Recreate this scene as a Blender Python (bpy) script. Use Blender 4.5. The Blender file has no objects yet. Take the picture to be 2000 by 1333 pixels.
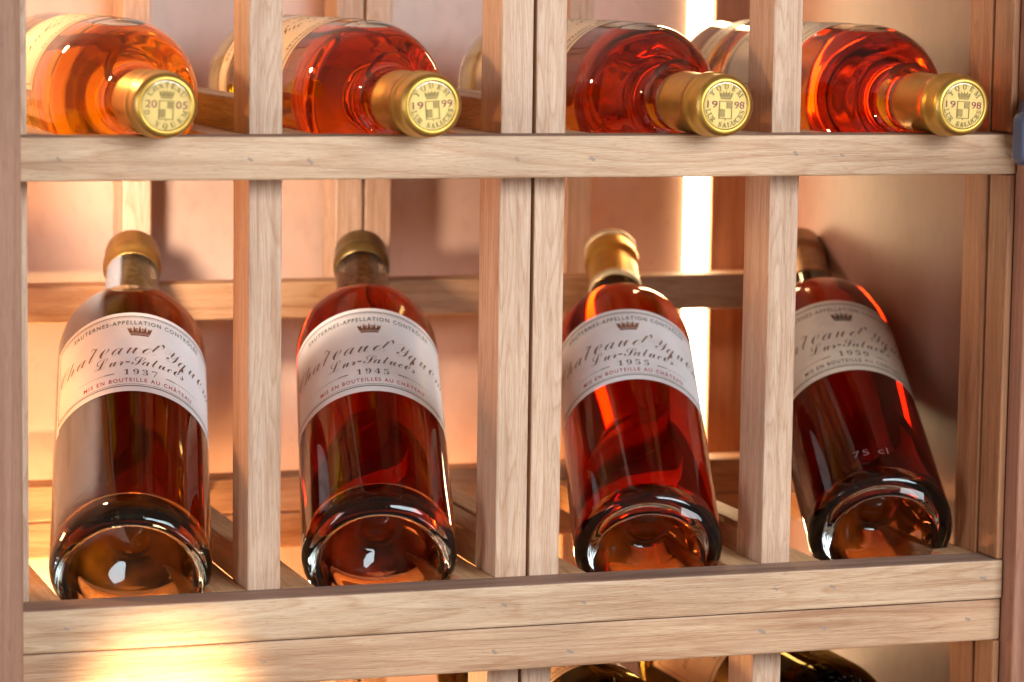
import bpy, bmesh, math, random
from mathutils import Vector, Matrix
random.seed(7)
sc = bpy.context.scene
COL = sc.collection
rad = math.radians

# ------------------------------------------------------------------ camera
cam = bpy.data.cameras.new("camera")
cam.sensor_width = 36.0
cam.lens = 5869.07 / 2000.0 * 36.0
cam.clip_start = 0.02
cam.clip_end = 60.0
camo = bpy.data.objects.new("camera", cam)
COL.objects.link(camo)
yaw, pit, rol = rad(18.6567), rad(6.7732), rad(0.7954)
CAM = Vector((-0.32126, -1.30466, 0.06885))
fw = Vector((math.sin(yaw) * math.cos(pit), math.cos(yaw) * math.cos(pit), -math.sin(pit)))
rt = Vector((math.cos(yaw), -math.sin(yaw), 0))
up = rt.cross(fw)
r2 = rt * math.cos(rol) + up * math.sin(rol)
u2 = up * math.cos(rol) - rt * math.sin(rol)
mw = Matrix((r2, u2, -fw)).transposed().to_4x4()
mw.translation = CAM
camo.matrix_world = mw
cam.dof.use_dof = True
cam.dof.focus_distance = 1.435
cam.dof.aperture_fstop = 9.0
cam.dof.aperture_blades = 9
sc.camera = camo

# ------------------------------------------------------------------ world and lamps
w = bpy.data.worlds.new("World")
sc.world = w
w.use_nodes = True
w.node_tree.nodes["Background"].inputs[0].default_value = (1.0, 0.84, 0.70, 1)
w.node_tree.nodes["Background"].inputs[1].default_value = 0.24


def lamp(name, kind, loc, target, power, color, size=0.5, size_y=None, spot=None, blend=0.5):
    l = bpy.data.lights.new(name, kind)
    l.energy = power
    l.color = color
    if kind == 'AREA':
        l.shape = 'RECTANGLE'
        l.size = size
        l.size_y = size_y or size
    else:
        l.shadow_soft_size = size
    if kind == 'SPOT':
        l.spot_size = spot
        l.spot_blend = blend
    o = bpy.data.objects.new(name, l)
    o.location = loc
    d = Vector(target) - Vector(loc)
    o.rotation_euler = d.to_track_quat('-Z', 'Y').to_euler()
    COL.objects.link(o)
    return o


# cool softbox in front, high on the right
lamp("key_softbox", 'AREA', (0.62, -1.42, 0.44), (0.12, 0, -0.08), 37, (0.76, 0.89, 1.0), 1.15, 0.55)
# pale window far to the left
lamp("window_light", 'AREA', (-1.55, -0.62, 0.05), (0.05, 0, -0.05), 15, (0.90, 0.93, 1.0), 0.5, 0.9)
# dim strip low on the right
lamp("low_fill", 'AREA', (0.75, -1.30, -0.75), (0.15, 0, -0.1), 5, (0.85, 0.92, 1.0), 0.5, 0.3)
# warm cabinet lamps and added warm fills
lamp("cabinet_lamp_front", 'SPOT', (-0.045, -0.12, -0.335), (-0.043, 0.0, -0.270), 11, (1.0, 0.74, 0.36), 0.010, None, rad(39), 1.0)
lamp("cabinet_lamp_shelf", 'SPOT', (-0.088, 0.125, -0.0185), (0.150, 0.345, -0.046), 9.0, (1.0, 0.84, 0.68), 0.020, None, rad(76), 0.8)
lamp("upper_fill", 'POINT', (-0.16, 0.22, 0.13), (0, 0, 0), 2.6, (1.0, 0.56, 0.24), 0.012)  # unseen fill, added to brighten the upper row
lamp("left_fill", 'POINT', (-0.30, 0.20, -0.14), (0, 0, 0), 2.8, (1.0, 0.44, 0.15), 0.02)  # weak warm fill, added out of view on the left
lamp("cabinet_lamp_low", 'POINT', (-0.02, 0.25, -0.325), (0, 0, 0), 5.0, (1.0, 0.55, 0.22), 0.02)
lamp("back_fill", 'POINT', (0.165, 0.315, -0.268), (0, 0, 0), 0.75, (1.0, 0.50, 0.18), 0.01)  # added warm fill, hidden behind the low back rails

sc.view_settings.view_transform = 'Standard'
sc.view_settings.look = 'None'
sc.view_settings.exposure = 0.0
sc.view_settings.gamma = 1.0
cy = sc.cycles
cy.max_bounces = 28
cy.transmission_bounces = 28
cy.glossy_bounces = 10
cy.diffuse_bounces = 5
cy.transparent_max_bounces = 16
cy.volume_bounces = 0
cy.caustics_reflective = True
cy.caustics_refractive = True
cy.blur_glossy = 0.25
cy.sample_clamp_indirect = 6.0
cy.use_denoising = True

# ------------------------------------------------------------------ materials


def new_mat(name):
    m = bpy.data.materials.new(name)
    m.use_nodes = True
    nt = m.node_tree
    nt.nodes.clear()
    out = nt.nodes.new("ShaderNodeOutputMaterial")
    return m, nt, out


def N(nt, typ, **kw):
    n = nt.nodes.new(typ)
    for k, v in kw.items():
        setattr(n, k, v)
    return n


def ramp(nt, stops, fac=None):
    r = N(nt, "ShaderNodeValToRGB")
    el = r.color_ramp.elements
    while len(el) < len(stops):
        el.new(0.5)
    for e, (p, c) in zip(el, stops):
        e.position = p
        e.color = (*c, 1) if len(c) == 3 else c
    if fac is not None:
        nt.links.new(fac, r.inputs[0])
    return r


def wood(name, axis, light, dark, streak=1.0, rough=0.5, band=1.0):
    m, nt, out = new_mat(name)
    L = nt.links.new
    tc = N(nt, "ShaderNodeTexCoord")
    oi = N(nt, "ShaderNodeObjectInfo")
    mul = N(nt, "ShaderNodeVectorMath", operation='SCALE')
    mul.inputs[0].default_value = (3.1, 5.7, 4.3)
    L(oi.outputs["Random"], mul.inputs["Scale"])
    add = N(nt, "ShaderNodeVectorMath", operation='ADD')
    L(tc.outputs["Object"], add.inputs[0])
    L(mul.outputs[0], add.inputs[1])

    def stretched(along, across, detail, rg=0.55, dist=0.0):
        mp = N(nt, "ShaderNodeMapping")
        s = [across] * 3
        s[axis] = along
        mp.inputs["Scale"].default_value = s
        L(add.outputs[0], mp.inputs[0])
        n = N(nt, "ShaderNodeTexNoise")
        n.inputs["Scale"].default_value = 1
        n.inputs["Detail"].default_value = detail
        n.inputs["Roughness"].default_value = rg
        n.inputs["Distortion"].default_value = dist
        L(mp.outputs[0], n.inputs["Vector"])
        return n.outputs["Fac"]
    grain = stretched(5.0 * band, 150 * band, 5, 0.6, 0.5)
    fibre = stretched(90, 1700, 2)
    pore = stretched(170, 2600, 1)
    blotch = stretched(9, 24, 3)
    mid = tuple((a * 0.62 + b * 0.38) for a, b in zip(light, dark))
    # growth rings: the saw-tooth of a slow noise gives broad pale early wood that ends in a thin dark late line
    rings = stretched(3.2 * band, 46 * band, 2, 0.45, 0.35)
    k7 = N(nt, "ShaderNodeMath", operation='MULTIPLY')
    k7.inputs[1].default_value = 17.0
    L(rings, k7.inputs[0])
    fr = N(nt, "ShaderNodeMath", operation='FRACT')
    L(k7.outputs[0], fr.inputs[0])
    rr = ramp(nt, [(0.0, (0.88, 0.80, 0.72)), (0.12, (1.03, 1.03, 1.03)), (0.55, (1.0, 0.99, 0.98)), (0.86, (0.92, 0.85, 0.79)), (0.97, (0.82, 0.71, 0.62)), (1.0, (0.88, 0.80, 0.72))], fr.outputs[0])
    r1a = ramp(nt, [(0.30, dark), (0.45, mid), (0.62, light), (0.8, tuple(c * 1.06 for c in light))], grain)
    r1 = N(nt, "ShaderNodeMix", data_type='RGBA', blend_type='MULTIPLY')
    r1.inputs[0].default_value = 0.8
    L(r1a.outputs[0], r1.inputs[6])
    L(rr.outputs[0], r1.inputs[7])
    mx = N(nt, "ShaderNodeMix", data_type='RGBA', blend_type='MULTIPLY')
    mx.inputs[0].default_value = 1.0
    r2_ = ramp(nt, [(0.3, (0.86, 0.83, 0.80)), (0.7, (1.06, 1.055, 1.05))], fibre)
    L(r1.outputs[2], mx.inputs[6])
    L(r2_.outputs[0], mx.inputs[7])
    mx2 = N(nt, "ShaderNodeMix", data_type='RGBA', blend_type='MULTIPLY')
    mx2.inputs[0].default_value = 1.0
    r3 = ramp(nt, [(0.25, (0.84, 0.80, 0.78)), (0.75, (1.10, 1.08, 1.06))], blotch)
    L(mx.outputs[2], mx2.inputs[6])
    L(r3.outputs[0], mx2.inputs[7])
    mx3 = N(nt, "ShaderNodeMix", data_type='RGBA', blend_type='MULTIPLY')
    mx3.inputs[0].default_value = streak
    r4 = ramp(nt, [(0.28, (0.76, 0.69, 0.63)), (0.36, (1, 1, 1))], pore)
    L(mx2.outputs[2], mx3.inputs[6])
    L(r4.outputs[0], mx3.inputs[7])
    tone = N(nt, "ShaderNodeMix", data_type='RGBA', blend_type='MULTIPLY')
    tone.inputs[0].default_value = 1.0
    L(mx3.outputs[2], tone.inputs[6])
    L(oi.outputs["Color"], tone.inputs[7])
    hv = N(nt, "ShaderNodeHueSaturation")
    vr = N(nt, "ShaderNodeMapRange")
    vr.inputs["To Min"].default_value = 0.92
    vr.inputs["To Max"].default_value = 1.06
    L(oi.outputs["Random"], vr.inputs["Value"])
    L(vr.outputs[0], hv.inputs["Value"])
    L(tone.outputs[2], hv.inputs["Color"])
    b = N(nt, "ShaderNodeBsdfPrincipled")
    L(hv.outputs[0], b.inputs["Base Color"])
    b.inputs["Roughness"].default_value = rough
    b.inputs["Specular IOR Level"].default_value = 0.35
    bump = N(nt, "ShaderNodeBump")
    bump.inputs["Strength"].default_value = 0.35
    bump.inputs["Distance"].default_value = 0.0006
    ma = N(nt, "ShaderNodeMath", operation='ADD')
    L(fibre, ma.inputs[0])
    L(pore, ma.inputs[1])
    L(ma.outputs[0], bump.inputs["Height"])
    L(bump.outputs[0], b.inputs["Normal"])
    L(b.outputs[0], out.inputs[0])
    return m


LIGHT, DARK = (0.62, 0.425, 0.272), (0.40, 0.215, 0.11)
SL, SD = (0.61, 0.415, 0.29), (0.47, 0.275, 0.165)
RL, RD = (0.42, 0.195, 0.09), (0.27, 0.10, 0.04)
W_X = wood("cedar_lengthwise", 0, LIGHT, DARK)
W_Z = wood("cedar_upright", 2, SL, SD, 0.9, 0.55, 1.6)
W_Y = wood("cedar_depthwise", 1, (0.58, 0.35, 0.185), (0.42, 0.215, 0.095))
W_XT = wood("cedar_dark_upper_face", 0, (0.36, 0.235, 0.175), (0.22, 0.13, 0.095), 1.0, 0.7)
W_XR = wood("red_cedar_lengthwise", 0, (0.46, 0.26, 0.13), (0.32, 0.15, 0.07))
W_ZR = wood("red_cedar_upright", 2, RL, RD)
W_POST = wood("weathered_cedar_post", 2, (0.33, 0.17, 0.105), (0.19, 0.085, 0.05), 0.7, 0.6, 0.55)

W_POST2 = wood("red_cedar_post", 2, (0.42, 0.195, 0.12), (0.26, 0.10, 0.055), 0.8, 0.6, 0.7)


def plywood(name, base):
    m, nt, out = new_mat(name)
    L = nt.links.new
    tc = N(nt, "ShaderNodeTexCoord")
    n1 = N(nt, "ShaderNodeTexNoise")
    n1.inputs["Scale"].default_value = 14
    n1.inputs["Detail"].default_value = 4
    L(tc.outputs["Object"], n1.inputs["Vector"])
    mp = N(nt, "ShaderNodeMapping")
    mp.inputs["Scale"].default_value = (160, 160, 90)
    L(tc.outputs["Object"], mp.inputs[0])
    n2 = N(nt, "ShaderNodeTexNoise")
    n2.inputs["Scale"].default_value = 1
    n2.inputs["Detail"].default_value = 3
    L(mp.outputs[0], n2.inputs["Vector"])
    v = N(nt, "ShaderNodeTexVoronoi")
    v.inputs["Scale"].default_value = 75
    L(tc.outputs["Object"], v.inputs["Vector"])
    r1 = ramp(nt, [(0.3, tuple(c * 0.84 for c in base)), (0.7, tuple(min(1, c * 1.1) for c in base))], n1.outputs["Fac"])
    r2_ = ramp(nt, [(0.25, (0.93, 0.91, 0.90)), (0.45, (1, 1, 1)), (0.75, (1.03, 1.03, 1.03))], n2.outputs["Fac"])
    r3 = ramp(nt, [(0.05, (0.80, 0.76, 0.74)), (0.11, (1, 1, 1))], v.outputs["Distance"])
    a = N(nt, "ShaderNodeMix", data_type='RGBA', blend_type='MULTIPLY')
    a.inputs[0].default_value = 1
    L(r1.outputs[0], a.inputs[6])
    L(r2_.outputs[0], a.inputs[7])
    c = N(nt, "ShaderNodeMix", data_type='RGBA', blend_type='MULTIPLY')
    c.inputs[0].default_value = 0.55
    L(a.outputs[2], c.inputs[6])
    L(r3.outputs[0], c.inputs[7])
    b = N(nt, "ShaderNodeBsdfPrincipled")
    L(c.outputs[2], b.inputs["Base Color"])
    b.inputs["Roughness"].default_value = 0.42
    b.inputs["Specular IOR Level"].default_value = 0.45
    L(b.outputs[0], out.inputs[0])
    return m


PLY_RED = plywood("reddish_plywood", (0.35, 0.185, 0.145))
PLY = plywood("plywood", (0.56, 0.37, 0.275))


def simple(name, col, rough=0.5, metal=0.0, spec=0.5, noise=None):
    m, nt, out = new_mat(name)
    b = N(nt, "ShaderNodeBsdfPrincipled")
    b.inputs["Base Color"].default_value = (*col, 1)
    b.inputs["Roughness"].default_value = rough
    b.inputs["Metallic"].default_value = metal
    b.inputs["Specular IOR Level"].default_value = spec
    if noise:
        tc = N(nt, "ShaderNodeTexCoord")
        n = N(nt, "ShaderNodeTexNoise")
        n.inputs["Scale"].default_value = noise[0]
        n.inputs["Detail"].default_value = 4
        nt.links.new(tc.outputs["Object"], n.inputs["Vector"])
        r = ramp(nt, [(0.3, tuple(c * (1 - noise[1]) for c in col)), (0.7, tuple(min(1, c * (1 + noise[1] * 0.6)) for c in col))], n.outputs["Fac"])
        nt.links.new(r.outputs[0], b.inputs["Base Color"])
        bp = N(nt, "ShaderNodeBump")
        bp.inputs["Strength"].default_value = 0.15
        bp.inputs["Distance"].default_value = 0.0004
        nt.links.new(n.outputs["Fac"], bp.inputs["Height"])
        nt.links.new(bp.outputs[0], b.inputs["Normal"])
    nt.links.new(b.outputs[0], out.inputs[0])
    return m


PAPER = simple("label_paper", (0.84, 0.81, 0.78), 0.42, 0, 0.45, (70, 0.06))
PAPER_TAN = simple("tan_label_paper", (0.74, 0.62, 0.47), 0.5, 0, 0.4, (120, 0.08))
GILT = simple("gilt_ink", (0.13, 0.06, 0.03), 0.42, 0.3)
SCRIPT = simple("bronze_script_ink", (0.20, 0.105, 0.06), 0.42, 0.3)
CROWN = simple("copper_ink", (0.27, 0.115, 0.055), 0.42, 0.3)
INK = simple("dark_green_ink", (0.04, 0.07, 0.065), 0.5)
RED = simple("red_ink", (0.42, 0.025, 0.03), 0.5)
BROWN = simple("brown_ink", (0.10, 0.045, 0.025), 0.5)
GOLD = simple("gold_foil", (0.62, 0.345, 0.065), 0.36, 0.85, 0.5, (90, 0.16))
GOLD_TOP = simple("pale_gold_foil", (0.88, 0.60, 0.20), 0.40, 0.5, 0.5, (200, 0.06))
GOLD_DK = simple("tarnished_gold_foil", (0.34, 0.18, 0.045), 0.40, 0.8, 0.5, (150, 0.25))
WAX = simple("olive_bronze_foil", (0.17, 0.10, 0.028), 0.36, 0.6, 0.5, (150, 0.3))
BRONZE = simple("brown_foil", (0.28, 0.13, 0.05), 0.42, 0.55, 0.5, (150, 0.3))
EMBOSS = simple("embossed_gold", (0.27, 0.165, 0.04), 0.5, 0.4)
CREAMFOIL = simple("cream_band", (0.62, 0.47, 0.27), 0.45, 0.2)
CRIMSON = simple("crimson_print", (0.20, 0.005, 0.015), 0.6)
CORK = simple("cork", (0.42, 0.28, 0.13), 0.75, 0, 0.3, (320, 0.5))
CORK_DK = simple("stained_cork", (0.30, 0.13, 0.06), 0.75, 0, 0.3, (320, 0.5))
SLATE = simple("slate_blue_metal", (0.055, 0.075, 0.13), 0.45, 0.3)
STAPLE = simple("staple_steel", (0.30, 0.215, 0.16), 0.6, 0.1)


def glass(name, tint=(0.97, 0.985, 0.96), rough=0.0, pebble=0.0, dust=0.0, refl_band=None, punt_glow=None):
    m, nt, out = new_mat(name)
    L = nt.links.new
    g = N(nt, "ShaderNodeBsdfGlass")
    g.inputs["Color"].default_value = (*tint, 1)
    g.inputs["Roughness"].default_value = rough
    g.inputs["IOR"].default_value = 1.5
    tc = N(nt, "ShaderNodeTexCoord")
    res = g.outputs[0]
    mp = N(nt, "ShaderNodeMapping")
    mp.inputs["Scale"].default_value = (60, 60, 14)
    L(tc.outputs["Object"], mp.inputs[0])
    n = N(nt, "ShaderNodeTexNoise")
    n.inputs["Scale"].default_value = 1.0
    n.inputs["Detail"].default_value = 2
    L(mp.outputs[0], n.inputs["Vector"])
    bp = N(nt, "ShaderNodeBump")
    bp.inputs["Strength"].default_value = 0.10 + pebble
    bp.inputs["Distance"].default_value = 0.0010
    L(n.outputs["Fac"], bp.inputs["Height"])
    L(bp.outputs[0], g.inputs["Normal"])
    if dust:
        n2 = N(nt, "ShaderNodeTexNoise")
        n2.inputs["Scale"].default_value = 900
        n2.inputs["Detail"].default_value = 1
        L(tc.outputs["Object"], n2.inputs["Vector"])
        n3 = N(nt, "ShaderNodeTexNoise")
        n3.inputs["Scale"].default_value = 28
        n3.inputs["Detail"].default_value = 3
        L(tc.outputs["Object"], n3.inputs["Vector"])
        mu = N(nt, "ShaderNodeMath", operation='MULTIPLY')
        ra = ramp(nt, [(0.66, (0, 0, 0)), (0.74, (1, 1, 1))], n2.outputs["Fac"])
        rb = ramp(nt, [(0.50, (0, 0, 0)), (0.68, (1, 1, 1))], n3.outputs["Fac"])
        L(ra.outputs[0], mu.inputs[0])
        L(rb.outputs[0], mu.inputs[1])
        m2 = N(nt, "ShaderNodeMath", operation='MULTIPLY')
        m2.inputs[1].default_value = dust
        L(mu.outputs[0], m2.inputs[0])
        d = N(nt, "ShaderNodeBsdfDiffuse")
        d.inputs[0].default_value = (0.75, 0.72, 0.70, 1)
        ms = N(nt, "ShaderNodeMixShader")
        L(m2.outputs[0], ms.inputs[0])
        L(res, ms.inputs[1])
        L(d.outputs[0], ms.inputs[2])
        res = ms.outputs[0]
    if punt_glow:
        # glow in the hollow of the base, painted as a sediment-like grainy colour
        px_ = N(nt, "ShaderNodeSeparateXYZ")
        L(tc.outputs["Object"], px_.inputs[0])
        cx = N(nt, "ShaderNodeCombineXYZ")
        L(px_.outputs[0], cx.inputs[0])
        L(px_.outputs[1], cx.inputs[1])
        ln = N(nt, "ShaderNodeVectorMath", operation='LENGTH')
        L(cx.outputs[0], ln.inputs[0])
        g1 = N(nt, "ShaderNodeMapRange", interpolation_type='SMOOTHSTEP')
        g1.inputs["From Min"].default_value, g1.inputs["From Max"].default_value = 0.0195, 0.0245
        g1.inputs["To Min"].default_value, g1.inputs["To Max"].default_value = 1, 0
        L(ln.outputs["Value"], g1.inputs[0])
        g2 = N(nt, "ShaderNodeMath", operation='LESS_THAN')
        g2.inputs[1].default_value = 0.032
        L(px_.outputs[2], g2.inputs[0])
        q1 = N(nt, "ShaderNodeMath", operation='MULTIPLY')
        L(g1.outputs[0], q1.inputs[0])
        L(g2.outputs[0], q1.inputs[1])
        ng = N(nt, "ShaderNodeTexNoise")
        ng.inputs["Scale"].default_value = 1700
        ng.inputs["Detail"].default_value = 2
        L(tc.outputs["Object"], ng.inputs["Vector"])
        nl = N(nt, "ShaderNodeTexNoise")
        nl.inputs["Scale"].default_value = 38
        nl.inputs["Detail"].default_value = 3
        L(tc.outputs["Object"], nl.inputs["Vector"])
        ra2 = ramp(nt, [(0.30, (0.55, 0.55, 0.55)), (0.72, (1, 1, 1))], ng.outputs["Fac"])
        rb2 = ramp(nt, [(0.36, (0.10, 0.10, 0.10)), (0.62, (1, 1, 1))], nl.outputs["Fac"])
        q2 = N(nt, "ShaderNodeMath", operation='MULTIPLY')
        L(ra2.outputs[0], q2.inputs[0])
        L(rb2.outputs[0], q2.inputs[1])
        q3 = N(nt, "ShaderNodeMath", operation='MULTIPLY')
        L(q1.outputs[0], q3.inputs[0])
        L(q2.outputs[0], q3.inputs[1])
        q4 = N(nt, "ShaderNodeMath", operation='MULTIPLY')
        q4.inputs[1].default_value = punt_glow[1]
        L(q3.outputs[0], q4.inputs[0])
        dd = N(nt, "ShaderNodeBsdfDiffuse")
        dd.inputs[0].default_value = (*punt_glow[0], 1)
        m3 = N(nt, "ShaderNodeMixShader")
        L(q4.outputs[0], m3.inputs[0])
        L(res, m3.inputs[1])
        L(dd.outputs[0], m3.inputs[2])
        res = m3.outputs[0]
    if refl_band:
        # grey reflection painted on one side, between two angles round the axis
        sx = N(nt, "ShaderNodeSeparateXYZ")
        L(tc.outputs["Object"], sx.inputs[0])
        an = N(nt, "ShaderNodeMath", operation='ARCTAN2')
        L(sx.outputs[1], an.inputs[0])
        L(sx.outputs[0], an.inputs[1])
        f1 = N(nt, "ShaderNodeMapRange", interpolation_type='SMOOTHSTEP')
        f1.inputs["From Min"].default_value, f1.inputs["From Max"].default_value = refl_band[0], refl_band[0] + 0.45
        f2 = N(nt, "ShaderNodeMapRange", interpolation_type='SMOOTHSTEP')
        f2.inputs["From Min"].default_value, f2.inputs["From Max"].default_value = refl_band[1] - 0.16, refl_band[1]
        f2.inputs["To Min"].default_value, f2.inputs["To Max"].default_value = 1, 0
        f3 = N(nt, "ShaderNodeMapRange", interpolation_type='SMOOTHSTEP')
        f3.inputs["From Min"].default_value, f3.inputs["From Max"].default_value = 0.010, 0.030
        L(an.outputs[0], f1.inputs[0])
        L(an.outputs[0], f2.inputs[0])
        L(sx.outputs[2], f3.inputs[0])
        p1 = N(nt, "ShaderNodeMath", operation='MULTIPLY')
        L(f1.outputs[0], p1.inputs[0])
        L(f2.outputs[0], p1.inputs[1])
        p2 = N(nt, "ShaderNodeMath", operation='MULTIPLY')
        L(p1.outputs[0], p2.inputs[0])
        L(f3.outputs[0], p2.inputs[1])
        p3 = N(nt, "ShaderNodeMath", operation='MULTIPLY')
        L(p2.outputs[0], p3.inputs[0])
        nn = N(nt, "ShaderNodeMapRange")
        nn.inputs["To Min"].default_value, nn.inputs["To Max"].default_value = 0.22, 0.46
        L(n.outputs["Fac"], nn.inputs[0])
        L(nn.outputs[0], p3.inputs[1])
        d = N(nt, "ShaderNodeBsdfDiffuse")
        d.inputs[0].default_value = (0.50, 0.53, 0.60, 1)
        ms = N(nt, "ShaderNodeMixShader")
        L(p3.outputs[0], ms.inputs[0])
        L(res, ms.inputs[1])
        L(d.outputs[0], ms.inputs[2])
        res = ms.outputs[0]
    L(res, out.inputs[0])
    return m


GLASS = glass("clear_glass", dust=0.05)
GLASS_DUSTY = glass("dusty_clear_glass", dust=0.16)
GLASS_RED = glass("clear_glass_painted_glow", dust=0.12, punt_glow=((0.62, 0.10, 0.006), 0.36))
GLASS_OLD = glass("old_clear_glass", (0.93, 0.96, 0.92), 0.0, 0.06, 0.10, None, ((0.62, 0.045, 0.006), 0.42))
GLASS_REFLECT = glass("old_glass_painted_reflection", (0.93, 0.96, 0.92), 0.0, 0.06, 0.12, (0.05, 1.22), ((0.82, 0.19, 0.008), 0.50))
GLASS_DK = glass("dark_green_glass", (0.34, 0.28, 0.12), 0.0, 0.02, 0.2)


def wine(name, T, d=0.06):
    """wine that lets the share T of red, green, blue through over d metres; the side (attribute wall=1) lies on the glass"""
    m, nt, out = new_mat(name)
    L = nt.links.new
    at = N(nt, "ShaderNodeAttribute", attribute_name="wall")
    mr = N(nt, "ShaderNodeMapRange")
    mr.inputs["To Min"].default_value = 1.34
    mr.inputs["To Max"].default_value = 1.34 / 1.5
    L(at.outputs["Fac"], mr.inputs["Value"])
    g = N(nt, "ShaderNodeBsdfGlass")
    g.inputs["Color"].default_value = (1, 1, 1, 1)
    g.inputs["Roughness"].default_value = 0
    L(mr.outputs[0], g.inputs["IOR"])
    sig = [-math.log(t) / d for t in T]
    mxs = max(sig) * 1.02
    va = N(nt, "ShaderNodeVolumeAbsorption")
    va.inputs["Color"].default_value = (*[1 - s / mxs for s in sig], 1)
    va.inputs["Density"].default_value = mxs
    L(g.outputs[0], out.inputs["Surface"])
    L(va.outputs[0], out.inputs["Volume"])
    return m


# ------------------------------------------------------------------ object helpers


def link(o, parent=None):
    COL.objects.link(o)
    if parent is not None:
        o.parent = parent
    return o


def empty(name, loc, label, cat, group=None):
    o = bpy.data.objects.new(name, None)
    o.location = loc
    o.empty_display_size = 0.03
    o["label"] = label
    o["category"] = cat
    if group:
        o["group"] = group
    return link(o)


def mesh_obj(name, bm, mat, parent=None, smooth=False, loc=None, label=None):
    me = bpy.data.meshes.new(name)
    bm.normal_update()
    bm.to_mesh(me)
    bm.free()
    if mat is not None:
        me.materials.append(mat)
    if smooth:
        for p in me.polygons:
            p.use_smooth = True
    o = bpy.data.objects.new(name, me)
    if loc is not None:
        o.location = loc
    if label:
        o["label"] = label
    return link(o, parent)


def box_bm(sx, sy, sz, bev=0.0009, seg=2):
    bm = bmesh.new()
    bmesh.ops.create_cube(bm, size=1.0)
    bmesh.ops.scale(bm, vec=(sx, sy, sz), verts=bm.verts)
    if bev:
        bmesh.ops.bevel(bm, geom=list(bm.edges), offset=min(bev, sx * .3, sy * .3, sz * .3), segments=seg, affect='EDGES', profile=0.5)
    return bm


def board(name, x, y, z, mat, parent, bev=0.0009, label=None):
    c = ((x[0] + x[1]) / 2, (y[0] + y[1]) / 2, (z[0] + z[1]) / 2)
    bm = box_bm(x[1] - x[0], y[1] - y[0], z[1] - z[0], bev)
    return mesh_obj(name, bm, mat, parent, False, c, label)


# ------------------------------------------------------------------ structure: wall behind
bm = box_bm(3.0, 0.02, 2.0, 0)
wall = mesh_obj("wall", bm, PLY, None, False, (0.2, 0.42, -0.1))
wall["kind"] = "structure"
bm = box_bm(0.02, 0.90, 2.0, 0)
wall2 = mesh_obj("wall", bm, PLY, None, False, (0.46, 0.3, -0.1))
wall2["kind"] = "structure"

# ------------------------------------------------------------------ the rack
rack = empty("wine_rack", (0, 0, 0), "pale cedar wine rack with narrow uprights and flat front rails holding the bottles", "wine rack")
ZU, ZUB, ZL, ZLB, Z2, Z2B = 0.0, -0.0195, -0.2097, -0.2292, -0.2295, -0.2501
STX = [(-0.1083, -0.1005), (0.0, 0.0156), (0.12, 0.1355), (0.1371, 0.1521), (0.2567, 0.2718)]
XR = 0.3766
TOP = 0.16
BOT = -0.42
rails = []
for z0, z1, y0 in ((ZUB, ZU, 0.0), (ZLB, ZL, 0.0), (Z2B, Z2, 0.0012)):
    rails.append(board("front_rail", (-0.1083, XR), (y0, 0.0222), (z0, z1), W_X, rack, 0.0011))
    # the upper faces of each rail are a darker brown
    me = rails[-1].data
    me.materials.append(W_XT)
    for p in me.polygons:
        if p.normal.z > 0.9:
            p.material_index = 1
rails[0].color = (1.0, 0.97, 0.94, 1)
rails[1].color = (1.03, 1.02, 1.0, 1)
rails[2].color = (0.97, 0.89, 0.83, 1)
for i, (a, b) in enumerate(STX):
    board("upright", (a, b), (0.0225, 0.0534), (ZLB, TOP), W_Z, rack, 0.0008)
    sh = 0.0 if i == 0 else -0.0024
    board("upright", (a + sh, b + sh), (0.0245, 0.0554), (BOT, ZLB - 0.0004), W_Z, rack, 0.0008)
    # back uprights
    if i:
        board("back_upright", (a, b), (0.313, 0.341), (BOT, TOP), W_Z, rack, 0.0008)
    for zt in (ZU, ZL):
        # spacer standing on edge between front and back upright
        if i:
            board("spacer", (a + .0004, b - .0004), (0.0538, 0.2825), (zt - 0.001, zt + 0.0150), W_Y, rack, 0.0008)
    for zt in (ZU, ZL, -0.3263):
        if i != 3:
            if i > 0:
                board("bottle_runner", (a - 0.0172, a - 0.0002), (0.0226, 0.2827), (zt - 0.0145, zt - 0.0003), W_Y, rack, 0.0008)
        if i != 2:
            board("bottle_runner", (b + 0.0002, b + (0.0146 if i in (0, 3) else 0.0172)), (0.0226, 0.2827), (zt - 0.0145, zt - 0.0003), W_Y, rack, 0.0008)
for zt in (ZU, ZL, -0.3263):
    board("bottle_runner", (0.3560, 0.3727), (0.0226, 0.2827), (zt - 0.0145, zt - 0.0003), W_Y, rack, 0.0008)
# back rails
for z0, z1 in ((-0.0195, -0.0005), (-0.1145, -0.0946), (-0.2215, -0.2020), (-0.2420, -0.2218)):
    board("back_rail", (-0.16, 0.3725), (0.2832, 0.3046), (z0, z1), W_XR, rack, 0.001)
# end uprights at the right, seen from their inner side
for z0, z1 in ((BOT, Z2B - .0003), (ZL + .0003, ZUB - .0003), (ZU + .0003, TOP)):
    board("end_upright", (0.3730, XR), (0.0008, 0.0205), (z0, z1), W_ZR, rack, 0.0008)
board("end_upright", (0.3728, XR), (0.0228, 0.0470), (BOT, TOP), W_ZR, rack, 0.0008)
board("side_panel", (0.4000, 0.4040), (0.0480, 0.3380), (BOT, TOP), PLY_RED, rack, 0.0005)
# back boards; the light strip shows in the slot between them
board("back_panel", (-0.45, 0.3426), (0.345, 0.355), (BOT, TOP), PLY, rack, 0.0006)
board("corner_batten", (0.3572, 0.4060), (0.3400, 0.3560), (BOT, TOP), W_ZR, rack, 0.0008)

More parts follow.
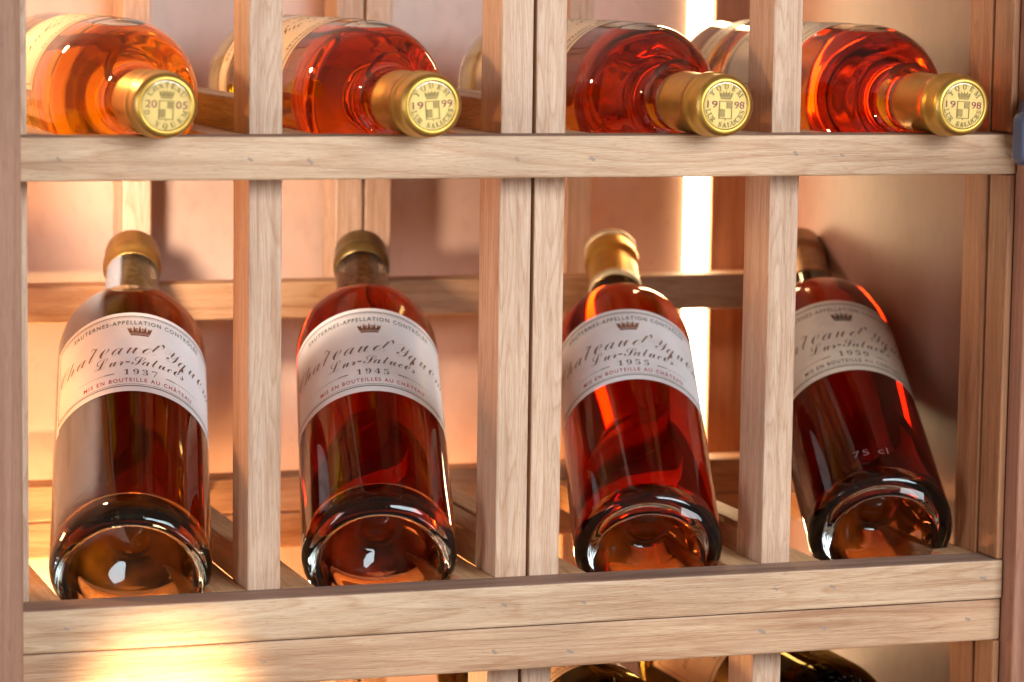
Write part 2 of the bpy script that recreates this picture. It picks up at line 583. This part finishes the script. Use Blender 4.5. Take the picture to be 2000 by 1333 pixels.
# staples sunk into the rails: (rail index, x, z offset from rail middle, tilt)
SX = [(0, -0.0905, 0.0, -35), (0, -0.005, -0.0005, -30), (0, 0.0225, -0.0015, -40), (0, 0.1205, -0.001, -45), (0, 0.157, -0.001, -30), (0, 0.2595, 0.001, -42), (0, 0.2835, 0.0, -25), (0, 0.3715, 0.0, -30),
      (1, -0.088, 0.001, -20), (1, 0.117, 0.001, -20), (1, 0.1565, 0.0, -20), (1, 0.2545, 0.0015, -35), (1, 0.2845, 0.001, -25), (1, 0.3655, 0.001, -10),
      (2, 0.002, 0.001, -20), (2, 0.113, -0.001, -40), (2, 0.1505, -0.003, -20), (2, 0.2485, 0.001, -25), (2, 0.2805, 0.001, -20), (2, 0.3585, 0.001, -15)]
for ri, x, dz, tilt in SX:
    bm = bmesh.new()
    # a filled staple slot: thin rim and sunken core
    Lh, Hh = 0.0021, 0.00075
    for (cx, cz, sx, sz, dy) in ((0, Hh, Lh, 0.00016, 0.00010), (0, -Hh * .9, Lh * .8, 0.00012, 0.00008), (Lh, 0, 0.00016, Hh, 0.00012), (0, 0, Lh * .8, Hh * .55, 0.00004)):
        g = bmesh.ops.create_cube(bm, size=1.0)
        bmesh.ops.scale(bm, vec=(sx * 2, 0.0006, sz * 2), verts=g['verts'])
        bmesh.ops.translate(bm, vec=(cx, -dy, cz), verts=g['verts'])
    r = rails[ri]
    o = mesh_obj("staple_mark", bm, STAPLE, r)
    half = r.dimensions[1] / 2 if r.dimensions[1] else 0.0111
    o.location = (x - r.location.x, -(0.0111 if ri < 2 else 0.0105) + 0.00022, dz)
    o.rotation_euler = (0, -rad(tilt), 0)
    k = random.uniform(.55, .85)
    o.scale = (k, 1, k)

# ------------------------------------------------------------------ posts of the cabinet
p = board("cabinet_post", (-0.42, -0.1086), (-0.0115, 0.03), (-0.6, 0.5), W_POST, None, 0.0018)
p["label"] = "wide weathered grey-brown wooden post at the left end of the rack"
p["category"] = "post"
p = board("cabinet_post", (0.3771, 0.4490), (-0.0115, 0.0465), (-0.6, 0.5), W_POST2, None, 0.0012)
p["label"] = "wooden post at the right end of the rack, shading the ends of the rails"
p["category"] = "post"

# ------------------------------------------------------------------ light strip in the slot
m, nt, out = new_mat("led_glow")
e = N(nt, "ShaderNodeEmission")
e.inputs[0].default_value = (1.0, 0.70, 0.38, 1)
e.inputs[1].default_value = 32.0
nt.links.new(e.outputs[0], out.inputs[0])
LED = m
t = empty("light_strip", (0.3500, 0.3504, 0), "glowing white upright light strip in the slot beside the back panel", "light")
mesh_obj("diffuser", box_bm(0.0126, 0.008, 0.56, 0.001), LED, t, False, (0.0, -0.004, -0.13))
mesh_obj("housing", box_bm(0.0134, 0.012, 0.58, 0.001), simple("led_housing", (0.7, 0.7, 0.7), 0.4), t, False, (0.0, 0.0065, -0.13))

# ------------------------------------------------------------------ lever handle in front at the right edge (out of focus)
t = empty("lever_handle", (0.392, -0.0115, 0.003), "blurred slate blue lever handle in front of the right post", "handle")
bm = bmesh.new()
bmesh.ops.create_cone(bm, cap_ends=True, segments=40, radius1=0.024, radius2=0.022, depth=0.006)
bmesh.ops.rotate(bm, cent=(0, 0, 0), matrix=Matrix.Rotation(rad(90), 3, 'X'), verts=bm.verts)
mesh_obj("rose", bm, SLATE, t, True, (0, -0.003, 0))
bm = bmesh.new()
bmesh.ops.create_cone(bm, cap_ends=True, segments=32, radius1=0.010, radius2=0.009, depth=0.084)
bmesh.ops.rotate(bm, cent=(0, 0, 0), matrix=Matrix.Rotation(rad(90), 3, 'X'), verts=bm.verts)
mesh_obj("stem", bm, SLATE, t, True, (0, -0.046, 0))
mesh_obj("lever", box_bm(0.078, 0.014, 0.024, 0.0065, 4), SLATE, t, True, (-0.030, -0.088, 0))

# ------------------------------------------------------------------ bottles
NSEG = 96


def arc(c, r, a0, a1, n):
    return [(c[0] + r * math.cos(rad(a0 + (a1 - a0) * i / n)), c[1] + r * math.sin(rad(a0 + (a1 - a0) * i / n))) for i in range(n + 1)]


RB = 0.03665
LEN = 0.283


def smooth_curve(pts, n):
    """Catmull-Rom through (s, r) points"""
    out = []
    P = [pts[0]] + list(pts) + [pts[-1]]
    for i in range(1, len(P) - 2):
        p0, p1, p2, p3 = P[i - 1], P[i], P[i + 1], P[i + 2]
        for k in range(n):
            t = k / n
            out.append(tuple(0.5 * ((2 * p1[j]) + (-p0[j] + p2[j]) * t + (2 * p0[j] - 5 * p1[j] + 4 * p2[j] - p3[j]) * t * t + (-p0[j] + 3 * p1[j] - 3 * p2[j] + p3[j]) * t ** 3) for j in (0, 1)))
    out.append(pts[-1])
    return out


SHOULDER = [(0.176, RB), (0.184, 0.03620), (0.1925, 0.03440), (0.2005, 0.03080), (0.2070, 0.02580), (0.2120, 0.02060), (0.2165, 0.01690), (0.2225, 0.01500), (0.231, 0.01440)]


def profile(ring, punt):
    """outer (s, r) from the punt's apex over the heel up to the lip; ring = radius of the resting ring, punt = depth"""
    o = [(punt - 0.0035, 0.0), (punt - 0.0034, 0.0040), (punt - 0.0010, 0.0072), (punt + 0.0002, 0.0095)]
    o += smooth_curve([(punt - 0.0008, 0.0120), (punt * 0.62, ring - 0.0075), (punt * 0.24, ring - 0.0034), (0.0012, ring - 0.0010)], 6)
    o += smooth_curve([(0.0, ring + 0.0012), (0.0006, ring + 0.0036), (0.0032, RB - 0.0018), (0.0075, RB - 0.0002), (0.0120, RB)], 5)
    o += [(0.03 + 0.0292 * i, RB) for i in range(5)]
    o += smooth_curve(SHOULDER, 6)
    o += [(0.245, 0.0140), (0.2580, 0.0136), (0.2640, 0.0136), (0.2650, 0.0149), (0.2700, 0.0150), (0.2712, 0.0140), (LEN - 0.001, 0.0140), (LEN, 0.0132)]
    return o


def inner_profile(ring, punt):
    o = [(punt + 0.0040, 0.0), (punt + 0.0038, 0.0060), (punt + 0.0016, 0.0125)]
    o += smooth_curve([(punt * 0.66 + 0.0045, ring - 0.0045), (punt * 0.30 + 0.0055, ring + 0.0002), (0.0062, ring + 0.0030), (0.0085, RB - 0.0042), (0.0150, RB - 0.0027)], 5)
    o += [(0.03 + 0.0292 * i, RB - 0.0026) for i in range(5)]
    o += [(s, r - 0.0026 - max(0, s - .2) * 0.04) for s, r in smooth_curve(SHOULDER, 6)]
    o += [(0.245, 0.0102), (0.264, 0.0095), (LEN, 0.0095)]
    return o


def lathe(bm, prof, close_first=True, flip=False, seg=NSEG):
    rings = []
    for s, r in prof:
        if r < 1e-7:
            rings.append([bm.verts.new((0, 0, s))])
        else:
            rings.append([bm.verts.new((r * math.cos(2 * math.pi * i / seg), r * math.sin(2 * math.pi * i / seg), s)) for i in range(seg)])
    for a, b in zip(rings, rings[1:]):
        for i in range(seg):
            j = (i + 1) % seg
            if len(a) == 1:
                f = (a[0], b[j], b[i])
            elif len(b) == 1:
                f = (a[i], a[j], b[0])
            else:
                f = (a[i], a[j], b[j], b[i])
            bm.faces.new(f if not flip else f[::-1])
    return rings


def fix_normals(bm):
    bmesh.ops.recalc_face_normals(bm, faces=bm.faces)


# --- printed text -------------------------------------------------
SCR_EX = {'B': '\u212c', 'E': '\u2130', 'F': '\u2131', 'H': '\u210b', 'I': '\u2110', 'L': '\u2112', 'M': '\u2133', 'R': '\u211b', 'e': '\u212f', 'g': '\u210a', 'o': '\u2134'}


def script(s):
    r = ''
    for ch in s:
        if ch in SCR_EX:
            r += SCR_EX[ch]
        elif 'A' <= ch <= 'Z':
            r += chr(0x1D49C + ord(ch) - 65)
        elif 'a' <= ch <= 'z':
            r += chr(0x1D4B6 + ord(ch) - 97)
        else:
            r += ch
    return r


def serif(s):
    r = ''
    for ch in s:
        if 'A' <= ch <= 'Z':
            r += chr(0x1D400 + ord(ch) - 65)
        elif '0' <= ch <= '9':
            r += chr(0x1D7CE + ord(ch) - 48)
        else:
            r += ch
    return r


_cache = {}


def text_geo(s, offset=0.0, spacing=1.0, res=3):
    """(verts, faces) of a line of text, scaled to unit width and height of its own box kept as aspect"""
    key = (s, offset, spacing, res)
    if key in _cache:
        return _cache[key]
    c = bpy.data.curves.new("lettering", 'FONT')
    c.body = s
    c.size = 1.0
    c.offset = offset
    c.space_character = spacing
    c.resolution_u = res
    o = bpy.data.objects.new("lettering", c)
    COL.objects.link(o)
    dg = bpy.context.evaluated_depsgraph_get()
    me = bpy.data.meshes.new_from_object(o.evaluated_get(dg))
    V = [v.co.copy() for v in me.vertices]
    F = [tuple(p.vertices) for p in me.polygons]
    bpy.data.objects.remove(o)
    bpy.data.curves.remove(c)
    bpy.data.meshes.remove(me)
    x0, x1 = min(v.x for v in V), max(v.x for v in V)
    V = [(v.x - x0, v.y) for v in V]
    _cache[key] = (V, F, x1 - x0)
    return _cache[key]


def flat_text(bm, s, width, cap, u0, v0, shear=0.0, offset=0.0, spacing=1.0):
    """add text in the (u, v) plane: centred on u0, baseline at v0, given width and cap height (for a cap of 0.69 em)"""
    V, F, wd = text_geo(s, offset, spacing)
    kx, ky = width / wd, cap / 0.69
    vs = [bm.verts.new((u0 - width / 2 + x * kx + y * ky * shear, v0 + y * ky, 0)) for x, y in V]
    for f in F:
        try:
            bm.faces.new([vs[i] for i in f])
        except ValueError:
            pass


def flat_quad(bm, u0, u1, v0, v1, n=1):
    a = [bm.verts.new((u0 + (u1 - u0) * i / n, v0, 0)) for i in range(n + 1)]
    b = [bm.verts.new((u0 + (u1 - u0) * i / n, v1, 0)) for i in range(n + 1)]
    for i in range(n):
        bm.faces.new((a[i], a[i + 1], b[i + 1], b[i]))


def slice_u(bm, step=0.0016):
    us = [v.co.x for v in bm.verts]
    if not us:
        return
    u = math.floor(min(us) / step) * step + step
    while u < max(us):
        bmesh.ops.bisect_plane(bm, geom=bm.verts[:] + bm.edges[:] + bm.faces[:], dist=1e-7, plane_co=(u, 0, 0), plane_no=(1, 0, 0))
        u += step


def wrap(bm, phi0, r):
    """(u, v) -> bottle coordinates: v along the axis; u to the right when seen from outside with the neck up"""
    for v in bm.verts:
        a = phi0 + v.co.x / RB
        v.co = Vector((r * math.cos(a), r * math.sin(a), v.co.y))


def printed(name, fill, mat, parent, phi0, lift=0.00022, step=0.0016):
    bm = bmesh.new()
    fill(bm)
    slice_u(bm, step)
    wrap(bm, phi0, RB + lift)
    bm.normal_update()
    return mesh_obj(name, bm, mat, parent)


def crown(bm, u, v, wd, h):
    pts = [(-.36, 0), (.36, 0), (.40, .13), (-.40, .13)]

    def poly(ps):
        bm.faces.new([bm.verts.new((u + x * wd, v + y * h, 0)) for x, y in ps])
    poly(pts)
    poly([(-.41, .17), (.41, .17), (.43, .26), (-.43, .26)])
    # five leaves and four pearls between them
    tips = [(-.52, .80), (-.25, .93), (0, 1.0), (.25, .93), (.52, .80)]
    base = [-.36, -.19, 0, .19, .36]
    for (tx, ty), b in zip(tips, base):
        poly([(b - .085, .28), (b + .085, .28), (b + (tx - b) * .55 + .05, .62), (tx, ty), (b + (tx - b) * .55 - .05, .62)])
    for b, tx in ((-.275, -.37), (-.095, -.125), (.095, .125), (.275, .37)):
        poly([(b - .022, .28), (b + .022, .28), (tx + .02, .62), (tx - .02, .62)])
        ps = [(tx + .04 * math.cos(q * math.pi / 4), .68 + .065 * math.sin(q * math.pi / 4)) for q in range(8)]
        poly(ps)


def make_label(parent, phi0, s0, s1, half, year, paper, mise, inks):
    """paper label between s0 and s1 on the axis, reaching half (radians) to either side, with its printing"""
    cap_ink, gilt, red = inks
    bm = bmesh.new()
    n = 72
    rows = []
    ear = 0.0042          # the lower corners are cut like small ears
    for k in range(n + 1):
        u = (-1 + 2 * k / n) * half * RB
        lo = s0 - (ear if abs(u) > half * RB - 0.0040 else 0.0) * 0.8
        rows.append((u, lo, s1))
    r0, r1 = RB + 0.00012, RB - 0.0004
    outer = [[bm.verts.new((u, v, 0)) for v in (lo, hi)] for u, lo, hi in rows]
    for a, b in zip(outer, outer[1:]):
        bm.faces.new((a[0], b[0], b[1], a[1]))
    wrap(bm, phi0, r0)
    lab = mesh_obj("label", bm, paper, parent, True)
    H = s1 - s0

    def V(f):
        return s0 + H * f
    U = half * RB - 0.0022

    for v0, v1 in ((V(.058), V(.068)), (V(.082), V(.086)), (V(.945), V(.955)), (V(.930), V(.933))):
        printed("border_line", lambda b: flat_quad(b, -U, U, v0, v1, 60), gilt, lab, phi0)
    for u in (-U, U - 0.0004):
        printed("border_line", lambda b: flat_quad(b, u, u + 0.0004, V(.0685), V(.9295)), gilt, lab, phi0)
    printed("appellation_line", lambda b: flat_text(b, "SAUTERNES-APPELLATION CONTRÔLÉE", 0.0690, 0.0034, 0, V(.843), 0, 0.012, 1.30), cap_ink, lab, phi0)
    printed("crown_emblem", lambda b: crown(b, 0.0005, V(.698), 0.0116, 0.0090), CROWN if gilt is GILT else gilt, lab, phi0)

    def chateau(b):
        flat_text(b, script("Chateau"), 0.0465, 0.0126, -0.0238, V(.462), 0.05, -0.012)
        flat_text(b, script("d") + "\u2019", 0.0108, 0.0124, 0.0070, V(.470), 0.05, -0.012)
        flat_text(b, script("Yquem"), 0.0345, 0.0128, 0.0302, V(.462), 0.05, -0.012)
        # circumflex
        for x0, x1, y0, y1 in ((-0.0238, -0.0226, .600, .628), (-0.0226, -0.0214, .628, .600)):
            v = [bm_v(b, x0, V(y0)), bm_v(b, x0 + .0004, V(y0)), bm_v(b, x1 + .0004, V(y1)), bm_v(b, x1, V(y1))]
            b.faces.new(v)
    printed("name_script", chateau, SCRIPT, lab, phi0)
    printed("family_script", lambda b: flat_text(b, script("Lur-Saluces"), 0.0450, 0.0080, 0.0010, V(.322), 0.0, -0.004), gilt, lab, phi0)
    printed("vintage_year", lambda b: flat_text(b, serif(year), 0.0160, 0.0045, 0.0010, V(.203), 0, -0.012, 1.4), gilt, lab, phi0)

    for sgn in (-1, 1):
        def rule(b):
            q = [(0.0125, .222, .231), (0.0172, .222, .231), (0.0174, .2245, .2285), (0.0310, .2255, .2280)]
            for (a0, l0, h0), (a1, l1, h1) in zip(q, q[1:]):
                b.faces.new([bm_v(b, 0.001 + sgn * x, V(y)) for x, y in ((a0, l0), (a1, l1), (a1, h1), (a0, h0))][::sgn])
            bmesh.ops.remove_doubles(b, verts=b.verts, dist=1e-6)
        printed("rule", rule, gilt, lab, phi0)
    printed("bottling_line", lambda b: flat_text(b, mise, 0.0555, 0.0031, 0.0005, V(.115), 0, 0.012, 1.32), red, lab, phi0)
    return lab


def bm_v(b, x, y):
    return b.verts.new((x, y, 0))


def ring_part(name, prof, mat, parent, seg=64, cap=True):
    bm = bmesh.new()
    lathe(bm, prof, seg=seg)
    fix_normals(bm)
    return mesh_obj(name, bm, mat, parent, True)


def frame_for(base, elev, azim, roll=0.0):
    ax = Vector((math.sin(azim) * math.cos(elev), math.cos(azim) * math.cos(elev), math.sin(elev)))
    x = Vector((0, 0, 1)).cross(ax).normalized()   # horizontal
    y = ax.cross(x)
    m = Matrix((x, y, ax)).transposed().to_4x4()
    m.translation = Vector(base)
    return m


def bottle(label, base, elev, azim, T, level, ring, punt, glass_mat, capsule, group, lab=None, cork=None, strip=False, disc=None, toward=None, depth=0.06, scale=1.0):
    root = empty("wine_bottle", (0, 0, 0), label, "wine bottle", group)
    M = frame_for(base, elev, azim) @ Matrix.Scale(scale, 4)
    root.matrix_world = M
    MI = M.inverted()
    # wine
    # local height of world plane z=level: direction and offset
    nloc = MI.to_3x3() @ Vector((0, 0, 1))
    ploc = MI @ Vector((M.translation.x, M.translation.y, level))
    ip = inner_profile(ring, punt)
    bm = bmesh.new()
    lathe(bm, ip)
    # shell inner wall above the level stays with the glass
    inner = bm.copy()
    geom = bm.verts[:] + bm.edges[:] + bm.faces[:]
    cut = bmesh.ops.bisect_plane(bm, geom=geom, dist=1e-7, plane_co=ploc, plane_no=nloc, clear_outer=True)
    lay = bm.verts.layers.float.new("wall")
    for v in bm.verts:
        v[lay] = 1.0
    edges = [e for e in bm.edges if e.is_boundary]
    # the surface of the wine: a lid on copies of the rim, so that the lid alone has wall = 0
    topf = bmesh.ops.holes_fill(bm, edges=edges, sides=0)['faces']
    fix_normals(bm)
    lids = [f for f in bm.faces if f in set(topf)]
    sp = bmesh.ops.split(bm, geom=lids)
    for f in bm.faces:
        pass
    for g in sp['geom']:
        if isinstance(g, bmesh.types.BMVert):
            g[lay] = 0.0
    for f in bm.faces:
        f.smooth = True
    for g in sp['geom']:
        if isinstance(g, bmesh.types.BMFace):
            g.smooth = False
    me = bpy.data.meshes.new("wine")
    bm.to_mesh(me)
    bm.free()
    me.materials.append(wine("wine", T, depth))
    wo = bpy.data.objects.new("wine", me)
    link(wo, root)
    # glass: outer wall, lip and the inner wall above the wine
    bm = bmesh.new()
    op = profile(ring, punt)
    lathe(bm, op + [(LEN, 0.0095)])
    geom = inner.verts[:] + inner.edges[:] + inner.faces[:]
    bmesh.ops.bisect_plane(inner, geom=geom, dist=1e-7, plane_co=ploc, plane_no=nloc, clear_inner=True)
    for f in inner.faces:
        f.normal_flip()
    tmp = bpy.data.meshes.new("tmp")
    inner.to_mesh(tmp)
    inner.free()
    # orient the outer wall outwards
    bm.normal_update()
    nb = len(bm.faces)
    bm.from_mesh(tmp)
    bpy.data.meshes.remove(tmp)
    bm.normal_update()
    bm.faces.ensure_lookup_table()
    for i, f in enumerate(bm.faces):
        c = f.calc_center_median()
        f.smooth = True
    go = mesh_obj("glass", bm, glass_mat, root, True)
    # label facing
    if toward is None:
        toward = CAM
    tl = MI @ Vector(toward)
    phi = math.atan2(tl.y, tl.x)
    if lab:
        make_label(root, phi + lab['turn'], lab['s0'], lab['s1'], lab['half'], lab['year'], lab['paper'], lab['mise'], lab['inks'])
    if strip:
        bm = bmesh.new()
        flat_quad(bm, -1.85 * RB, 1.85 * RB, 0.0335, 0.0500, 64)
        wrap(bm, math.pi / 2, RB + 0.00012)
        so = mesh_obj("strip_label", bm, PAPER_TAN, root, True)
        for v in (.0350, .0480):
            printed("border_line", lambda b: flat_quad(b, -1.82 * RB, 1.82 * RB, v, v + .0005, 60), GILT, so, math.pi / 2)
        printed("small_print", lambda b: flat_text(b, "APPELLATION SAUTERNES CONTROLEE", 0.09, 0.004, 0, 0.0395), BROWN, so, math.pi / 2)
    # closures
    if cork:
        s0, s1, cm = cork
        ring_part("cork", [(s0, 0.0), (s0, 0.0085), (s0 + .0008, 0.0094), (s1, 0.0094), (s1, 0.0)], cm, root)
    kind, c0, cmat = capsule
    e = 0.00022

    def outer_r(s):
        for (s0, r0), (s1, r1) in zip(op[12:], op[13:]):
            if s0 <= s <= s1 and s1 > s0:
                return r0 + (r1 - r0) * (s - s0) / (s1 - s0)
        return 0.0136
    pr = [(c0, outer_r(c0) - 0.0003), (c0, outer_r(c0) + e)]
    k = c0 + 0.002
    while k < 0.2630:
        pr.append((k, outer_r(k) + e))
        k += 0.003
    pr += [(0.2642, 0.0141), (0.2652, 0.0151), (0.2700, 0.0152), (0.2712, 0.0146), (0.2730, 0.0144), (LEN - 0.0030, 0.0144), (LEN - 0.0012, 0.0139), (LEN + 0.0002, 0.0128)]
    if disc:
        pr += [(LEN + 0.0006, 0.0118), (LEN + 0.0005, 0.0110), (LEN - 0.0002, 0.01085), (LEN - 0.0002, 0.0)]
    else:
        pr += [(LEN + 0.0012, 0.0105), (LEN + 0.0020, 0.006), (LEN + 0.0022, 0.0)]
    cap = ring_part("capsule", pr, cmat, root)
    if kind == 'banded':
        for s0, s1, r in ((c0 + .0003, c0 + 0.006, outer_r(c0) + .0006), (0.2775, LEN - 0.0012, 0.0148)):
            ring_part("band", [(s0, r - .0006), (s0, r), (s1, r), (s1, r - .0006)], CREAMFOIL, cap)
    if disc:
        top, bottom, d1, d2, roll, inkcol = disc
        zt = LEN - 0.0002
        bm = bmesh.new()
        # face plate (own tone) just proud of the recess
        lathe(bm, [(zt + 0.00005, 0.0), (zt + 0.00008, 0.0107)], seg=64)
        fix_normals(bm)
        plate = mesh_obj("top_disc", bm, GOLD_TOP, cap, True)

        def ringtext(bm, s, r, a_mid, span, h, inward):
            n = len(s)
            for i, ch in enumerate(s):
                if ch == ' ':
                    continue
                f = (i + .5) / n - .5
                a = a_mid - f * span if not inward else a_mid + f * span
                V, F, wd = text_geo(serif(ch), 0.0, 1.0, 2)
                ky = h / 0.69
                kx = ky * 0.92
                b0 = bm.verts[:]
                vs = []
                for x, y in V:
                    lx, ly = (x - wd / 2) * kx, y * ky
                    rr = (r + ly) if not inward else (r + h - ly)
                    # tangent direction
                    tx, ty = (math.sin(a), -math.cos(a)) if not inward else (-math.sin(a), math.cos(a))
                    vs.append(bm.verts.new((rr * math.cos(a) + lx * tx, rr * math.sin(a) + lx * ty, 0)))
                for fc in F:
                    try:
                        bm.faces.new([vs[j] for j in fc])
                    except ValueError:
                        pass

        def raised(name, bm, mat, hgt):
            bmesh.ops.rotate(bm, cent=(0, 0, 0), matrix=Matrix.Rotation(roll, 3, 'Z'), verts=bm.verts)
            ex = bmesh.ops.extrude_face_region(bm, geom=bm.faces[:])
            vs = [g for g in ex['geom'] if isinstance(g, bmesh.types.BMVert)]
            bmesh.ops.translate(bm, vec=(0, 0, hgt), verts=vs)
            bmesh.ops.translate(bm, vec=(0, 0, zt + 0.00006), verts=bm.verts)
            fix_normals(bm)
            return mesh_obj(name, bm, mat, cap)
        # local frame on the disc: angles measured so that +y is up for the viewer in front (x mirrored by the frame)
        bm = bmesh.new()
        ringtext(bm, top, 0.0077, rad(90), rad(128), 0.0025, False)
        ringtext(bm, bottom, 0.0077, rad(270), rad(160), 0.0023, True)
        raised("lettering", bm, EMBOSS, 0.00045)
        bm = bmesh.new()
        flat_text(bm, d1, 0.0050, 0.0032, -0.0066, -0.0011)
        flat_text(bm, d2, 0.0050, 0.0032, 0.0069, -0.0011)
        raised("vintage_digits", bm, inkcol, 0.00025)
        bm = bmesh.new()
        # crest: shield outline with quarters under a crown
        for u0, u1, v0, v1 in ((-.0032, .0034, -.0061, -.0057), (-.0032, -.0028, -.0057, .0018), (.0030, .0034, -.0057, .0018), (-.0032, .0034, .0018, .0022), (0, .0003, -.0068, -.0061), (.0006, .0030, -.0012, .0016), (-.0026, -.0002, -.0052, -.0016)):
            flat_quad(bm, u0, u1, v0, v1)
        crown(bm, 0.0001, .0030, .0066, .0040)
        raised("crest", bm, EMBOSS, 0.0004)
    return root


INKS = (INK, GILT, RED)
INKS_B = (BROWN, BROWN, BROWN)
G_UP = "bottles lying neck outwards on the upper shelf"
G_LO = "labelled bottles leaning back on the lower shelf"
G_BT = "bottles in the bottom row"

SER = dict(s0=0.0985, s1=0.1710, half=1.36)
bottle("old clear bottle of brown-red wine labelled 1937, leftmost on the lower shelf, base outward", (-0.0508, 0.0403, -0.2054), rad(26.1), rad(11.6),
       (0.13, 0.017, 0.0012), -0.0905, 0.0292, 0.030, GLASS_REFLECT, ('short', 0.2590, GOLD_DK), G_LO,
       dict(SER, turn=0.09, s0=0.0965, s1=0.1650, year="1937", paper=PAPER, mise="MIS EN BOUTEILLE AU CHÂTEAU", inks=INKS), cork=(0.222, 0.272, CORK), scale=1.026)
bottle("clear bottle of deep red wine labelled 1945 with stained cork, beside the double uprights", (0.0685, 0.0401, -0.2050), rad(26.1), rad(13.4),
       (0.28, 0.012, 0.0015), -0.0890, 0.0288, 0.030, GLASS_OLD, ('short', 0.2610, WAX), G_LO,
       dict(SER, turn=0.04, s1=0.1665, s0=0.0915, year="1945", paper=PAPER, mise="MIS EN BOUTEILLES AU CHÂTEAU", inks=INKS), cork=(0.224, 0.272, CORK_DK), scale=1.013)
bottle("bright red bottle labelled 1955 with long gold capsule, in front of the light strip", (0.2050, 0.0404, -0.2081), rad(27.0), rad(15.6),
       (0.42, 0.020, 0.001), -0.0915, 0.0262, 0.026, GLASS_RED, ('banded', 0.2350, GOLD), G_LO,
       dict(SER, turn=0.10, s0=0.1005, s1=0.1655, year="1955", paper=PAPER, mise="MIS EN BOUTEILLE AU CHÂTEAU", inks=INKS))
b59 = bottle("bottle of very dark red wine labelled 1959, tilted behind the right upright", (0.3300, 0.0398, -0.2045), rad(26.0), rad(13.6),
             (0.20, 0.007, 0.001), -0.0905, 0.0262, 0.026, GLASS_RED, ('long', 0.2350, BRONZE), G_LO,
             dict(SER, turn=0.33, s0=0.0985, s1=0.1665, year="1959", paper=PAPER_TAN, mise="MIS EN BOUTEILLE AU CHÂTEAU", inks=INKS_B))  # tan paper and brown inks paint warm shade into this label
# raised capacity mark on the glass of the last bottle
tl = b59.matrix_world.inverted() @ CAM
ph = math.atan2(tl.y, tl.x)
printed("capacity_mark", lambda b: flat_text(b, "75 cl", 0.0175, 0.0050, 0.0045, 0.0220, 0.0, -0.01, 1.15), simple("mark_glass", (0.20, 0.13, 0.12), 0.15, 0.0, 1.0), b59, ph + 0.05, 0.0003)

UP = dict(s0=0.075, s1=0.1560, half=1.50, turn=0.0, mise="MIS EN BOUTEILLE AU CHÂTEAU", inks=(BROWN, GILT, BROWN))
ZA = 0.0146


def upper(label, xc, xb, T, year, top, bottom, d1, d2, roll, strip, paper, ynear=-0.022, c0=0.2360, wd=0.075, gm=GLASS):
    # the neck points to the viewer: base at the back
    base = Vector((xb, ynear + LEN, ZA))
    az = math.pi + math.atan2(xc - xb, -LEN) * -1 if False else math.atan2(xc - xb, -LEN)
    return bottle(label, base, 0.0, az, T, ZA + 0.0315, 0.0275, 0.028, gm, ('long', c0, GOLD), G_UP,
                  dict(UP, year=year, paper=paper), strip=strip, disc=(top, bottom, d1, d2, roll, CRIMSON), toward=base + Vector((-0.02, 0, 1)) * 3, cork=(0.228, 0.280, CORK), depth=wd)


upper("bottle of amber wine lying leftmost on the upper shelf, gold cap marked 20 05", -0.0476, -0.0480, (0.98, 0.70, 0.0015), "2005", "CHATEAU", "D YQUEM", "20", "05", rad(-3), False, PAPER_TAN, wd=0.055)
upper("bottle of orange-red wine on the upper shelf, gold cap marked 19 99", 0.0728, 0.0695, (0.92, 0.36, 0.003), "1999", "YQUEM", "LUR SALUCES", "19", "99", rad(4), True, PAPER_TAN)
upper("red bottle just right of the double uprights on the upper shelf, gold cap 19 98", 0.2140, 0.2085, (0.84, 0.27, 0.001), "1998", "YQUEM", "LUR SALUCES", "19", "98", rad(-2), True, PAPER_TAN, gm=GLASS_DUSTY)
upper("bottle of red wine lying rightmost on the upper shelf, gold cap marked 19 98", 0.3355, 0.3335, (0.88, 0.27, 0.001), "1998", "YQUEM", "LUR SALUCES", "19", "98", rad(-3), True, PAPER_TAN)


def low_row(label, x, z, lab):
    base = Vector((x, 0.27, z))
    b = bottle(label, base, 0.0, math.pi, (0.08, 0.015, 0.004), z + 0.0315, 0.0262, 0.028, GLASS_DK, ('long', 0.2300, BRONZE), G_BT,
               lab, toward=base + Vector((-0.03, 0, 1)) * 3)
    return b


low_row("dark bottle with pinkish label in the bottom row, right of the double uprights", 0.2030, -0.3117, dict(UP, year="1967", paper=PAPER_TAN, inks=INKS_B, s0=0.10, s1=0.163))
low_row("dark green bottle lying in the bottom row at the right, shoulder toward the viewer", 0.3230, -0.3117, dict(UP, year="1967", paper=PAPER_TAN, inks=INKS_B, s0=0.035, s1=0.115))
